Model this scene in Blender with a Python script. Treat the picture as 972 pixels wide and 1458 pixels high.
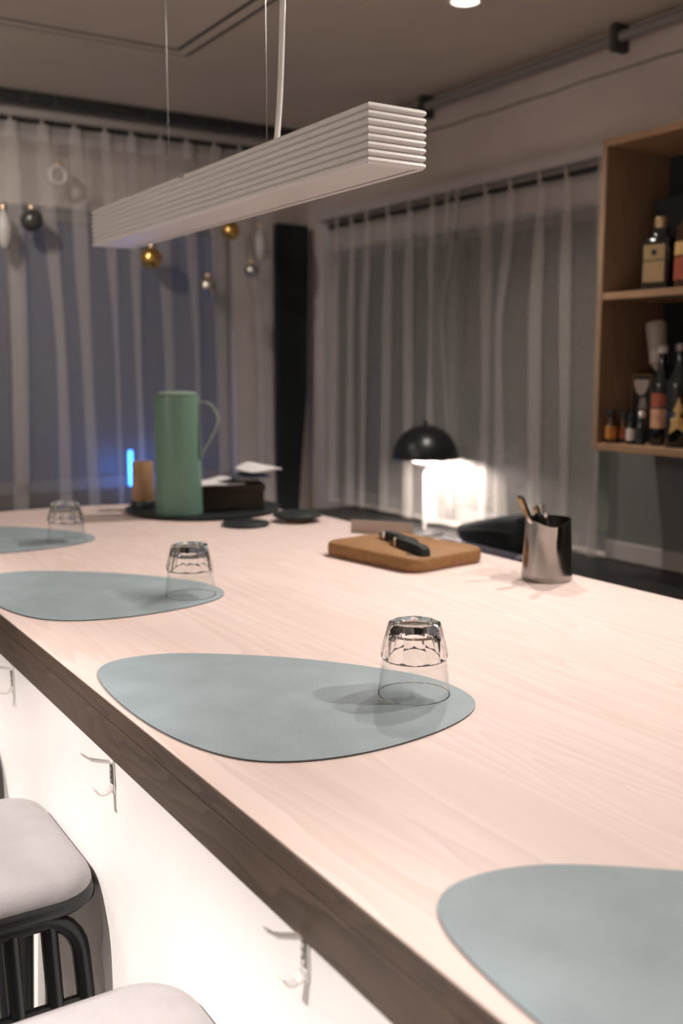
import bpy, bmesh, math, random
from mathutils import Vector, Matrix
random.seed(7)
for o in list(bpy.data.objects): bpy.data.objects.remove(o)
S = bpy.context.scene
COL = S.collection
R = math.radians
PI = math.pi

# ------------------------------------------------------------------ camera
cam_d = bpy.data.cameras.new('camera'); cam = bpy.data.objects.new('camera', cam_d); COL.objects.link(cam)
cam.location = (0, 0, 1.42)
cam.rotation_euler = (R(90 - 8.14), 0, R(-32.24))
cam_d.sensor_fit = 'VERTICAL'; cam_d.sensor_height = 36.0; cam_d.lens = 1440 / 1458 * 36
cam_d.clip_start = 0.02
cam_d.dof.use_dof = True; cam_d.dof.focus_distance = 1.32; cam_d.dof.aperture_fstop = 3.6
S.camera = cam
# ------------------------------------------------------------------ world: night outside
W = bpy.data.worlds.new('night'); S.world = W; W.use_nodes = True
W.node_tree.nodes['Background'].inputs[0].default_value = (0.12, 0.14, 0.26, 1)
W.node_tree.nodes['Background'].inputs[1].default_value = 0.16
# ------------------------------------------------------------------ view
S.view_settings.view_transform = 'Standard'; S.view_settings.look = 'None'
S.view_settings.gamma = 1.0; S.view_settings.use_curve_mapping = False
S.view_settings.exposure = 0.17
# ceiling downlights: (x, y, aim x, aim y, aim z, watts, full cone degrees, blend, colour)
WARM = (1.0, 0.90, 0.83); WARM2 = (1.0, 0.92, 0.87)
CEIL = 2.48
SPOTS = [
    (1.94, 2.41, 1.35, 2.50, 1.0, 62, 136, 1.0, WARM),
    (1.94, 1.71, 0.80, 1.68, 1.0, 51, 84, 1.0, WARM),
    (1.94, 1.01, 0.80, 1.00, 1.0, 53, 84, 1.0, WARM),
    (1.94, 0.31, 0.85, 0.60, 1.1, 70, 112, 1.0, WARM),
    (-0.85, 2.20, 0.10, 2.20, 0.0, 270, 50, 0.8, WARM2),
    (-0.85, 1.30, 0.10, 1.30, 0.0, 295, 50, 0.8, WARM2),
    (-0.85, 0.50, 0.10, 0.50, 0.0, 300, 50, 0.8, WARM2),
    (0.45, 3.15, 1.35, 4.20, 1.3, 36, 110, 1.0, WARM),  # added out of view to brighten the far curtain
]
# added fill light shaped as an opal globe, out of view: (x, y, z, watts)
FILL_GLOBES = [(-0.95, 2.10, 1.95, 17)]

# ------------------------------------------------------------------ materials
def nodes(m):
    m.use_nodes = True
    return m.node_tree.nodes, m.node_tree.links, m.node_tree.nodes['Principled BSDF']
def mat(name, col, rough=0.5, metal=0.0, var=0.0, scale=8.0, bump=0.0, bscale=120.0, stretch=(1, 1, 1), emit=None, estr=0, coat=0.0, spec=0.5):
    m = bpy.data.materials.new(name); N, L, p = nodes(m)
    p.inputs['Base Color'].default_value = (*col, 1); p.inputs['Roughness'].default_value = rough
    p.inputs['Metallic'].default_value = metal; p.inputs['Coat Weight'].default_value = coat
    p.inputs['Specular IOR Level'].default_value = spec
    tc = N.new('ShaderNodeTexCoord'); mp = N.new('ShaderNodeMapping'); mp.inputs['Scale'].default_value = stretch
    L.new(tc.outputs['Object'], mp.inputs[0])
    if var > 0:
        nz = N.new('ShaderNodeTexNoise'); nz.inputs['Scale'].default_value = scale; nz.inputs['Detail'].default_value = 6
        L.new(mp.outputs[0], nz.inputs['Vector'])
        cr = N.new('ShaderNodeValToRGB')
        cr.color_ramp.elements[0].position = 0.3; cr.color_ramp.elements[1].position = 0.7
        cr.color_ramp.elements[0].color = (*[max(0, c * (1 - var)) for c in col], 1)
        cr.color_ramp.elements[1].color = (*[min(1, c * (1 + var)) for c in col], 1)
        L.new(nz.outputs[0], cr.inputs[0]); L.new(cr.outputs[0], p.inputs['Base Color'])
    if bump > 0:
        n2 = N.new('ShaderNodeTexNoise'); n2.inputs['Scale'].default_value = bscale; n2.inputs['Detail'].default_value = 4
        L.new(mp.outputs[0], n2.inputs['Vector'])
        b = N.new('ShaderNodeBump'); b.inputs['Strength'].default_value = bump; b.inputs['Distance'].default_value = 0.002
        L.new(n2.outputs[0], b.inputs['Height']); L.new(b.outputs[0], p.inputs['Normal'])
    if emit:
        p.inputs['Emission Color'].default_value = (*emit, 1); p.inputs['Emission Strength'].default_value = estr
    return m
def wood(name, c0, c1, rough, axis='Y', ring=9.0, fine=0.5, coat=0.0, dist=3.0):
    m = bpy.data.materials.new(name); N, L, p = nodes(m)
    tc = N.new('ShaderNodeTexCoord'); mp = N.new('ShaderNodeMapping')
    sc = {'X': (0.09, 1, 1), 'Y': (1, 0.09, 1), 'Z': (1, 1, 0.09)}[axis]
    mp.inputs['Scale'].default_value = sc
    L.new(tc.outputs['Object'], mp.inputs[0])
    nz = N.new('ShaderNodeTexNoise'); nz.inputs['Scale'].default_value = ring; nz.inputs['Detail'].default_value = 3
    nz.inputs['Distortion'].default_value = 0.6
    L.new(mp.outputs[0], nz.inputs['Vector'])
    mul = N.new('ShaderNodeMath'); mul.operation = 'MULTIPLY'; mul.inputs[1].default_value = dist * 6
    fr = N.new('ShaderNodeMath'); fr.operation = 'FRACT'
    L.new(nz.outputs[0], mul.inputs[0]); L.new(mul.outputs[0], fr.inputs[0])
    mp2 = N.new('ShaderNodeMapping'); mp2.inputs['Scale'].default_value = tuple(0.02 if s < 1 else 1 for s in sc)
    L.new(tc.outputs['Object'], mp2.inputs[0])
    n2 = N.new('ShaderNodeTexNoise'); n2.inputs['Scale'].default_value = 160; n2.inputs['Detail'].default_value = 4
    L.new(mp2.outputs[0], n2.inputs['Vector'])
    mx = N.new('ShaderNodeMix'); mx.data_type = 'FLOAT'; mx.inputs[0].default_value = fine
    L.new(fr.outputs[0], mx.inputs[2]); L.new(n2.outputs[0], mx.inputs[3])
    cr = N.new('ShaderNodeValToRGB')
    cr.color_ramp.elements[0].position = 0.15; cr.color_ramp.elements[1].position = 0.85
    cr.color_ramp.elements[0].color = (*c0, 1); cr.color_ramp.elements[1].color = (*c1, 1)
    L.new(mx.outputs[0], cr.inputs[0]); L.new(cr.outputs[0], p.inputs['Base Color'])
    b = N.new('ShaderNodeBump'); b.inputs['Strength'].default_value = 0.06; b.inputs['Distance'].default_value = 0.001
    L.new(n2.outputs[0], b.inputs['Height']); L.new(b.outputs[0], p.inputs['Normal'])
    p.inputs['Roughness'].default_value = rough; p.inputs['Coat Weight'].default_value = coat
    return m
def sheer(name, col, alpha):
    m = bpy.data.materials.new(name); N, L, p = nodes(m); N.remove(p)
    out = N['Material Output']
    tr = N.new('ShaderNodeBsdfTransparent'); d = N.new('ShaderNodeBsdfDiffuse'); t = N.new('ShaderNodeBsdfTranslucent')
    d.inputs[0].default_value = (*col, 1); t.inputs[0].default_value = (*col, 1)
    a = N.new('ShaderNodeMixShader'); a.inputs[0].default_value = 0.35; L.new(d.outputs[0], a.inputs[1]); L.new(t.outputs[0], a.inputs[2])
    tc = N.new('ShaderNodeTexCoord'); wv = N.new('ShaderNodeTexNoise'); wv.inputs['Scale'].default_value = 350
    L.new(tc.outputs['Object'], wv.inputs['Vector'])
    mr = N.new('ShaderNodeMapRange'); mr.inputs[3].default_value = alpha - 0.12; mr.inputs[4].default_value = alpha + 0.12
    L.new(wv.outputs[0], mr.inputs[0])
    b = N.new('ShaderNodeMixShader'); L.new(mr.outputs[0], b.inputs[0]); L.new(tr.outputs[0], b.inputs[1]); L.new(a.outputs[0], b.inputs[2])
    L.new(b.outputs[0], out.inputs[0]); return m
def glassmat(name, col, rough=0.0, ior=1.5):
    m = bpy.data.materials.new(name); N, L, p = nodes(m)
    p.inputs['Base Color'].default_value = (*col, 1); p.inputs['Roughness'].default_value = rough
    p.inputs['Transmission Weight'].default_value = 1.0; p.inputs['IOR'].default_value = ior
    return m
def panemat(name, tint=(0.9, 0.93, 0.95), rough=0.03):
    m = bpy.data.materials.new(name); N, L, p = nodes(m); N.remove(p)
    out = N['Material Output']; tr = N.new('ShaderNodeBsdfTransparent'); tr.inputs[0].default_value = (*tint, 1)
    g = N.new('ShaderNodeBsdfGlossy'); g.inputs['Roughness'].default_value = rough
    fz = N.new('ShaderNodeFresnel')
    ge = N.new('ShaderNodeNewGeometry'); mr = N.new('ShaderNodeMapRange')      # same reflectance on both faces of the sheet
    mr.inputs[3].default_value = 1.5; mr.inputs[4].default_value = 1 / 1.5
    L.new(ge.outputs['Backfacing'], mr.inputs[0]); L.new(mr.outputs[0], fz.inputs[0])
    b = N.new('ShaderNodeMixShader'); L.new(fz.outputs[0], b.inputs[0]); L.new(tr.outputs[0], b.inputs[1]); L.new(g.outputs[0], b.inputs[2])
    L.new(b.outputs[0], out.inputs[0]); return m

M = {}
M['wall'] = mat('wall_plaster', (0.62, 0.55, 0.50), 0.85, var=0.07, scale=3.0, bump=0.25, bscale=40)
M['ceil'] = mat('ceiling_paint', (0.66, 0.58, 0.48), 0.9, var=0.08, scale=1.6, bump=0.2, bscale=30)
M['outside'] = mat('sky_block_wall', (0.30, 0.29, 0.19), 0.9, var=0.1)
M['floor'] = mat('screed', (0.10, 0.10, 0.10), 0.8, var=0.15)
M['tile'] = mat('slate_tile', (0.16, 0.15, 0.14), 0.5, var=0.35, scale=14, bump=0.4, bscale=30)
M['top'] = wood('pale_wood', (0.70, 0.555, 0.505), (0.81, 0.675, 0.63), 0.44, 'Y', ring=7.0, fine=0.55, coat=0.0)
M['fascia'] = wood('dark_wood', (0.048, 0.031, 0.021), (0.110, 0.074, 0.050), 0.5, 'Y', ring=14, fine=0.55)
M['panel'] = mat('white_panel', (0.90, 0.87, 0.855), 0.45, var=0.02)
M['mat'] = mat('blue_grey_leather', (0.285, 0.355, 0.385), 0.55, var=0.10, scale=14, bump=0.35, bscale=500)
M['mat_edge'] = mat('leather_edge', (0.035, 0.042, 0.045), 0.7)
M['white'] = mat('white_metal', (0.78, 0.75, 0.73), 0.28)
M['cable'] = mat('white_cable', (0.85, 0.83, 0.82), 0.4)
M['steelwire'] = mat('steel_wire', (0.5, 0.5, 0.5), 0.3, metal=1)
M['chrome'] = mat('chrome', (0.85, 0.85, 0.85), 0.12, metal=1)
M['steel'] = mat('brushed_steel', (0.34, 0.325, 0.31), 0.18, metal=1, bump=0.1, bscale=60, stretch=(1, 1, 0.02))
M['hook'] = mat('satin_hook', (0.92, 0.90, 0.88), 0.30, metal=0.5)
M['black'] = mat('black_paint', (0.012, 0.013, 0.013), 0.32)
M['blackmatte'] = mat('black_matte', (0.010, 0.013, 0.014), 0.8, bump=0.1)
M['blackcloth'] = mat('black_cloth', (0.016, 0.021, 0.022), 0.9, bump=0.4, bscale=400)
M['vinyl'] = mat('grey_vinyl', (0.36, 0.34, 0.345), 0.32, var=0.06, scale=20, bump=0.35, bscale=260)
M['green'] = mat('green_enamel', (0.15, 0.27, 0.205), 0.35)
M['jugtop'] = mat('jug_lid', (0.20, 0.28, 0.22), 0.4)
M['clearpl'] = mat('pale_acrylic', (0.34, 0.42, 0.38), 0.15, coat=0.5)
M['darkplate'] = mat('dark_plate', (0.018, 0.026, 0.026), 0.4)
M['board'] = wood('board_wood', (0.20, 0.092, 0.028), (0.36, 0.185, 0.065), 0.65, 'Y', ring=16, fine=0.5)
M['candle'] = wood('light_bark', (0.36, 0.21, 0.10), (0.50, 0.32, 0.17), 0.6, 'Z', ring=20)
M['darkwood'] = wood('box_wood', (0.03, 0.022, 0.016), (0.06, 0.042, 0.03), 0.6, 'Y', ring=12)
M['paper'] = mat('white_paper', (0.78, 0.76, 0.76), 0.8)
M['navy'] = mat('navy_paper', (0.05, 0.06, 0.09), 0.7)
M['card'] = mat('beige_card', (0.42, 0.34, 0.28), 0.7)
M['lav'] = mat('lavender_tray', (0.26, 0.25, 0.31), 0.5)
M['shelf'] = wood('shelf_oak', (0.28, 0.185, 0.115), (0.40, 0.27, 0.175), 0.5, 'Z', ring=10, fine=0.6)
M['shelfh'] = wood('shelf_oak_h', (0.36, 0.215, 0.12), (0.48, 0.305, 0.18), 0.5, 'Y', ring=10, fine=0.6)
M['shelfback'] = mat('shelf_back', (0.018, 0.022, 0.024), 0.8)
M['backtop'] = mat('dark_worktop', (0.020, 0.020, 0.019), 0.45, var=0.2)
M['trim'] = mat('grey_white_trim', (0.50, 0.46, 0.44), 0.6)
M['rail'] = mat('rail_metal', (0.45, 0.42, 0.38), 0.5)
M['raildark'] = mat('rail_dark', (0.03, 0.032, 0.03), 0.6)
M['conduit'] = mat('grey_conduit', (0.26, 0.25, 0.225), 0.6)
M['conduitd'] = mat('dark_clip', (0.06, 0.06, 0.055), 0.6)
M['frame'] = mat('window_frame', (0.18, 0.18, 0.18), 0.5)
M['sheer'] = sheer('sheer_voile', (0.82, 0.78, 0.75), 0.24)
M['sheer2'] = sheer('sheer_voile_grey', (0.80, 0.77, 0.72), 0.31)
M['sheerh'] = sheer('sheer_header', (0.80, 0.77, 0.74), 0.50)
M['pane'] = panemat('window_glass', rough=0.5)
M['glass'] = glassmat('clear_glass', (0.985, 0.995, 0.99), 0.0, 1.5)
M['gold'] = mat('gold_bauble', (0.80, 0.50, 0.16), 0.22, metal=1)
M['silver'] = mat('silver_bauble', (0.62, 0.60, 0.57), 0.22, metal=1)
M['smoke'] = mat('smoky_bauble', (0.10, 0.10, 0.10), 0.2, metal=0.6)
M['frost'] = mat('frosted_bauble', (0.50, 0.47, 0.44), 0.4)
M['bulb'] = mat('lens_glow', (1, 1, 1), 0.5, emit=(1.0, 0.93, 0.88), estr=14)
M['lampwhite'] = mat('lamp_inner', (0.85, 0.82, 0.80), 0.5)
M['blue_led'] = mat('blue_led', (0.05, 0.2, 1), 0.5, emit=(0.03, 0.22, 1.0), estr=9)
M['bottle'] = mat('dark_bottle_glass', (0.010, 0.013, 0.014), 0.08, coat=0.5)
M['amber'] = mat('amber_bottle_glass', (0.05, 0.022, 0.008), 0.08, coat=0.5)
M['thin'] = panemat('thin_glass_wall', (0.985, 0.99, 0.988))
M['clearb'] = glassmat('pale_bottle_glass', (0.80, 0.84, 0.82), 0.03, 1.3)
M['tan'] = mat('tan_label', (0.40, 0.29, 0.14), 0.6, var=0.1)
M['orange'] = mat('orange_label', (0.55, 0.22, 0.04), 0.6, var=0.25, scale=60)
M['peach'] = mat('peach_label', (0.66, 0.36, 0.22), 0.6, var=0.2, scale=60)
M['yellow'] = mat('yellow_label', (0.75, 0.52, 0.20), 0.6, var=0.15, scale=60)
M['redlab'] = mat('red_label', (0.40, 0.10, 0.05), 0.6, var=0.2)
M['whitelab'] = mat('white_label', (0.66, 0.64, 0.60), 0.6)
M['goldcap'] = mat('gold_cap', (0.70, 0.50, 0.30), 0.3, metal=0.7)
M['ink'] = mat('ink', (0.03, 0.025, 0.02), 0.6)
M['boxdark'] = mat('dark_carton', (0.015, 0.020, 0.024), 0.6)
M['milk'] = mat('milky_plastic', (0.48, 0.44, 0.40), 0.4)
M['milk2'] = mat('white_plastic', (0.66, 0.60, 0.55), 0.4)

# ------------------------------------------------------------------ mesh helpers
class MB:
    def __init__(s): s.v = []; s.f = []
    def add(s, v, f):
        n = len(s.v); s.v += [tuple(a) for a in v]; s.f += [tuple(i + n for i in q) for q in f]; return s
    def box(s, x0, x1, y0, y1, z0, z1):
        v = [(x, y, z) for z in (z0, z1) for y in (y0, y1) for x in (x0, x1)]
        return s.add(v, [(0, 2, 3, 1), (4, 5, 7, 6), (0, 1, 5, 4), (2, 6, 7, 3), (0, 4, 6, 2), (1, 3, 7, 5)])
    def bbox(s, x0, x1, y0, y1, z0, z1, b, seg=3):      # box with rounded edges
        bm = bmesh.new(); bmesh.ops.create_cube(bm, size=1)
        for q in bm.verts: q.co = Vector(((x0 + x1) / 2 + q.co.x * (x1 - x0), (y0 + y1) / 2 + q.co.y * (y1 - y0), (z0 + z1) / 2 + q.co.z * (z1 - z0)))
        bmesh.ops.bevel(bm, geom=bm.edges[:], offset=b, segments=seg, profile=0.5, affect='EDGES')
        bm.verts.index_update()
        s.add([q.co[:] for q in bm.verts], [[w.index for w in f.verts] for f in bm.faces]); bm.free(); return s
    def lathe(s, prof, n=40, c=(0, 0, 0), cap0=False, cap1=False):
        v = []; f = []
        for r, z in prof:
            for k in range(n):
                a = 2 * PI * k / n; v.append((c[0] + r * math.cos(a), c[1] + r * math.sin(a), c[2] + z))
        for i in range(len(prof) - 1):
            for k in range(n):
                k2 = (k + 1) % n; f.append((i * n + k, i * n + k2, (i + 1) * n + k2, (i + 1) * n + k))
        if cap0: f.append(tuple(range(n - 1, -1, -1)))
        if cap1: f.append(tuple((len(prof) - 1) * n + k for k in range(n)))
        return s.add(v, f)
    def prism(s, out, z0, z1):
        n = len(out); v = [(x, y, z0) for x, y in out] + [(x, y, z1) for x, y in out]
        f = [tuple(range(n - 1, -1, -1)), tuple(range(n, 2 * n))] + [(k, (k + 1) % n, n + (k + 1) % n, n + k) for k in range(n)]
        return s.add(v, f)
    def loft(s, loops, cap=True):
        n = len(loops[0]); v = [p for l in loops for p in l]; f = []
        for i in range(len(loops) - 1):
            for k in range(n):
                k2 = (k + 1) % n; f.append((i * n + k, i * n + k2, (i + 1) * n + k2, (i + 1) * n + k))
        if cap: f.append(tuple(range(n - 1, -1, -1))); f.append(tuple((len(loops) - 1) * n + k for k in range(n)))
        return s.add(v, f)
    def tube(s, pts, r, n=10, cap=True):
        P = [Vector(p) for p in pts]; loops = []; up = None
        for i, p in enumerate(P):
            t = (P[min(i + 1, len(P) - 1)] - P[max(i - 1, 0)]).normalized()
            if up is None:
                up = Vector((0, 0, 1)) if abs(t.z) < 0.9 else Vector((1, 0, 0))
            a = t.cross(up)
            a = a.normalized(); b = a.cross(t).normalized(); up = b
            rr = r[i] if isinstance(r, (list, tuple)) else r
            loops.append([tuple(p + a * rr * math.cos(2 * PI * k / n) + b * rr * math.sin(2 * PI * k / n)) for k in range(n)])
        return s.loft(loops, cap)
    def xf(s, m):
        s.v = [tuple(m @ Vector(p)) for p in s.v]; return s
    def build(s, name, m, parent=None, smooth=False, ang=40):
        me = bpy.data.meshes.new(name); me.from_pydata(s.v, [], s.f); me.update()
        bm = bmesh.new(); bm.from_mesh(me); bmesh.ops.recalc_face_normals(bm, faces=bm.faces[:]); bm.to_mesh(me); bm.free()
        me.materials.append(m)
        if smooth:
            for q in me.polygons: q.use_smooth = True
            try: me.set_sharp_from_angle(angle=R(ang))
            except Exception: pass
        o = bpy.data.objects.new(name, me); COL.objects.link(o)
        if parent: o.parent = parent
        return o
def tag(o, label, cat, group=None):
    o['label'] = label; o['category'] = cat
    if group: o['group'] = group
    return o
def thing(name, loc, label, cat, group=None, rz=0):
    o = bpy.data.objects.new(name, None); COL.objects.link(o); o.location = loc; o.rotation_euler = (0, 0, rz)
    o.empty_display_size = 0.05
    return tag(o, label, cat, group)
def struct(o): o['kind'] = 'structure'; return o
def arc(c, r, a0, a1, n, plane='xz'):
    out = []
    for k in range(n + 1):
        a = a0 + (a1 - a0) * k / n
        out.append((c[0] + r * math.cos(a), c[1] + r * math.sin(a)))
    return out
def copy_tree(o, parent=None):
    c = o.copy(); COL.objects.link(c)
    if parent: c.parent = parent
    for ch in list(o.children): copy_tree(ch, c)
    return c

# ================================================================== SETTING
XW, YW = 2.55, 4.337        # right wall, far wall
XL, YN = -1.9, -1.6         # behind the camera
FX0, FX1, FZ0, FZ1 = 0.15, 2.15, 0.88, 2.085       # far window opening
RY0, RY1, RZ0, RZ1 = 2.36, 4.20, 0.79, 1.97         # right window opening
struct(MB().box(XL, XW, YN, YW, -0.1, -0.012).build('floor', M['floor']))
fl = bpy.data.objects['floor']
ts = 0.25
tv = MB().bbox(0, ts - 0.006, 0, ts - 0.006, -0.012, 0.0, 0.002, 1)
t0 = None
for i in range(9):
    for j in range(24):
        x, y = 0.445 - (i + 1) * ts, YN + j * ts
        if y + ts > YW: continue
        if t0 is None: t0 = tv.build('floor_tile', M['tile'], fl); o = t0
        else: o = t0.copy(); COL.objects.link(o)
        o.location = (x, y, 0)
struct(MB().box(XL, XW, YN, YW, CEIL, CEIL + 0.1).build('ceiling', M['ceil']))
ce = bpy.data.objects['ceiling']
# faint plaster seams as shallow battens on the ceiling boards
for k, (x0, y0, x1, y1) in enumerate([(1.75, 1.6, 1.762, 4.2), (1.5, 3.78, 2.5, 3.788), (1.55, 2.9, 2.5, 2.908)]):
    MB().box(x0, x1, y0, y1, CEIL - 0.0012, CEIL).build('ceiling_seam', M['ceil'], ce)
w = MB()
w.box(XL, FX0, YW, YW + 0.14, 0, CEIL).box(FX1, XW + 0.14, YW, YW + 0.14, 0, CEIL).box(FX0, FX1, YW, YW + 0.14, 0, FZ0).box(FX0, FX1, YW, YW + 0.14, FZ1, CEIL)
struct(w.build('wall_far', M['wall']))
w = MB()
w.box(XW, XW + 0.14, YN, RY0, 0, CEIL).box(XW, XW + 0.14, RY1, YW, 0, CEIL).box(XW, XW + 0.14, RY0, RY1, 0, RZ0).box(XW, XW + 0.14, RY0, RY1, RZ1, CEIL)
struct(w.build('wall_right', M['wall']))
struct(MB().box(XL - 0.1, XL, YN, YW, 0, CEIL).build('wall_left', M['wall']))
struct(MB().box(XL, XW, YN - 0.1, YN, 0, CEIL).build('wall_near', M['wall']))
struct(MB().box(XW + 0.75, XW + 0.85, 1.2, 6.0, -0.5, 4.5).build('wall_sky_block', M['outside']))  # added wall, blocks the blue sky so the right window stays grey
# windows
def window(name, a0, a1, z0, z1, axis, at, nmull):
    fr = MB(); t = 0.05
    def bx(p0, p1, q0, q1, d0=at, d1=at + 0.06):
        return (p0, p1, d0, d1, q0, q1) if axis == 'x' else (d0, d1, p0, p1, q0, q1)
    root = struct(MB().box(*bx(a0, a1, z0, z0 + t)).box(*bx(a0, a1, z1 - t, z1)).box(*bx(a0, a0 + t, z0, z1)).box(*bx(a1 - t, a1, z0, z1)).build(name, M['frame']))
    ww = (a1 - a0) / nmull
    for k in range(1, nmull):
        MB().box(*bx(a0 + k * ww - 0.025, a0 + k * ww + 0.025, z0, z1)).build('mullion', M['frame'], root)
    for k in range(nmull):
        MB().box(*bx(a0 + k * ww + 0.025, a0 + (k + 1) * ww - 0.025, z0 + t, z1 - t, at + 0.025, at + 0.031)).build('pane', M['pane'], root)
    return root
wf = window('window_1', FX0, FX1, FZ0, FZ1, 'x', YW + 0.05, 2)
wr = window('window_2', RY0, RY1, RZ0, RZ1, 'y', XW + 0.05, 2)
MB().box(FX0 - 0.03, FX1 + 0.03, YW - 0.06, YW + 0.05, FZ0 - 0.03, FZ0).build('window_sill', M['darkwood'], wf)
MB().box(FX0 - 0.03, FX1 + 0.03, YW - 0.02, YW - 0.001, 0.25, FZ0 - 0.031).build('sill_shade_panel', M['darkwood'], wf)  # dark sheet that paints the shade on the wall below the sill
# white upstand along the back worktop
struct(MB().bbox(XW - 0.018, XW - 0.001, -1.2, 2.358, 0.787, 0.848, 0.003, 2).build('trim_1', M['trim']))

M['shelf_shade'] = mat('grey_shelf_shade', (0.20, 0.20, 0.19), 0.55, var=0.05)  # dark grey paints the shade below the wall shelf
struct(MB().box(XW - 0.006, XW - 0.001, -1.2, 2.358, 0.849, 1.172).build('wall_shade_sheet', M['shelf_shade']))  # added sheet on the wall carrying that painted shade
# ceiling hatch trim (rectangle of light profile between two dark grooves)
hx0, hx1, hy0, hy1 = 0.30, 1.505, 2.10, 3.378
def ring(x0, x1, y0, y1, wd, z0, z1):
    return MB().box(x0, x1, y0, y0 + wd, z0, z1).box(x0, x1, y1 - wd, y1, z0, z1).box(x0, x0 + wd, y0 + wd, y1 - wd, z0, z1).box(x1 - wd, x1, y0 + wd, y1 - wd, z0, z1)
ht = thing('ceiling_hatch', (0, 0, 0), 'rectangular access hatch with pale metal trim in the grey ceiling', 'hatch')
ring(hx0, hx1, hy0, hy1, 0.066, CEIL - 0.004, CEIL).build('shadow_groove', M['raildark'], ht)
ring(hx0 + 0.016, hx1 - 0.016, hy0 + 0.016, hy1 - 0.016, 0.034, CEIL - 0.007, CEIL - 0.004).build('trim_profile', M['ceil'], ht)
MB().box(hx0 + 0.066, hx1 - 0.066, hy0 + 0.066, hy1 - 0.066, CEIL - 0.005, CEIL).build('hatch_panel', M['ceil'], ht)

# conduit along the right wall
cd = thing('wall_conduit', (2.51, 0, 2.44), 'grey conduit pipe clipped along the top of the right wall', 'pipe')
MB().tube([(0, -1.5, 0), (0, 1.0, 0.002), (0, 2.6, -0.001), (0, 4.3, 0)], 0.017, 12).build('pipe', M['conduit'], cd, True)
for y in (0.95, 2.36, 3.36):
    MB().bbox(-0.028, 0.035, y - 0.012, y + 0.012, -0.045, 0.038, 0.005, 2).build('clip', M['conduitd'], cd)
wr_ = []
y = -1.4
while y < 4.25:
    wr_.append((2.547 + random.uniform(-.001, .001), y, 2.352 + random.uniform(-.004, .004))); y += 0.11
tag(MB().tube(wr_, 0.0035, 6).build('wall_cable', M['conduit'], None, True), 'thin painted cable running along the plaster below the conduit', 'cable')

# ================================================================== BAR COUNTER
CT = 1.0; CX0, CX1 = 0.41, 1.485; CY0 = -0.75
bar = thing('bar_counter', (CX0, 1.0, 0), 'long pale wooden bar counter with dark front edge and white panel', 'counter')
def rel(o): o.location = (-CX0, -1.0, 0); return o
out = [(CX0, CY0), (CX1, CY0), (CX1, 2.40)]
for k in range(1, 13):
    a = k / 12 * PI / 2
    out.append((CX1 - 0.62 + 0.62 * math.cos(a), 2.40 + 0.62 * math.sin(a)))
out += [(CX0, 3.02)]
rel(MB().prism(out, CT - 0.03, CT).build('counter_top', M['top'], bar))
rel(MB().bbox(CX0 - 0.003, CX0 + 0.030, CY0, 3.0, CT - 0.0225, CT - 0.0012, 0.001, 1).build('edge_strip', M['fascia'], bar))
rel(MB().bbox(CX0 - 0.0035, CX0 + 0.030, CY0, 3.0, CT - 0.072, CT - 0.0235, 0.001, 1).build('fascia', M['fascia'], bar))
PX = 0.414
rel(MB().box(PX, PX + 0.03, CY0, 2.98, 0.002, CT - 0.0305).build('front_panel', M['panel'], bar))
rel(MB().box(CX1 - 0.2, CX1 - 0.17, CY0, 2.3, 0.002, CT - 0.0305).build('back_panel', M['darkwood'], bar))
rel(MB().box(PX + 0.031, 1.2, 2.70, 2.73, 0.002, CT - 0.0305).build('end_panel', M['darkwood'], bar))

# back worktop along the right wall
bw = thing('back_worktop', (2.27, 1.4, 0), 'dark low worktop running along the right wall behind the bar', 'worktop')
MB().bbox(-0.27, 0.275, -2.4, 2.5, 0.745, 0.785, 0.003, 2).build('worktop', M['backtop'], bw)
for k in range(6):
    MB().bbox(-0.25, 0.27, -2.38 + k * 0.81, -1.58 + k * 0.81, 0.003, 0.744, 0.003, 1).build('cabinet_body', M['darkwood'], bw)
    dr = MB().bbox(-0.266, -0.251, -2.36 + k * 0.81, -1.60 + k * 0.81, 0.06, 0.735, 0.003, 1).build('door', M['darkwood'], bw)
    MB().bbox(-0.280, -0.2665, -2.05 + k * 0.81, -1.91 + k * 0.81, 0.690, 0.704, 0.003, 1).build('handle', M['black'], dr)

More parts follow.
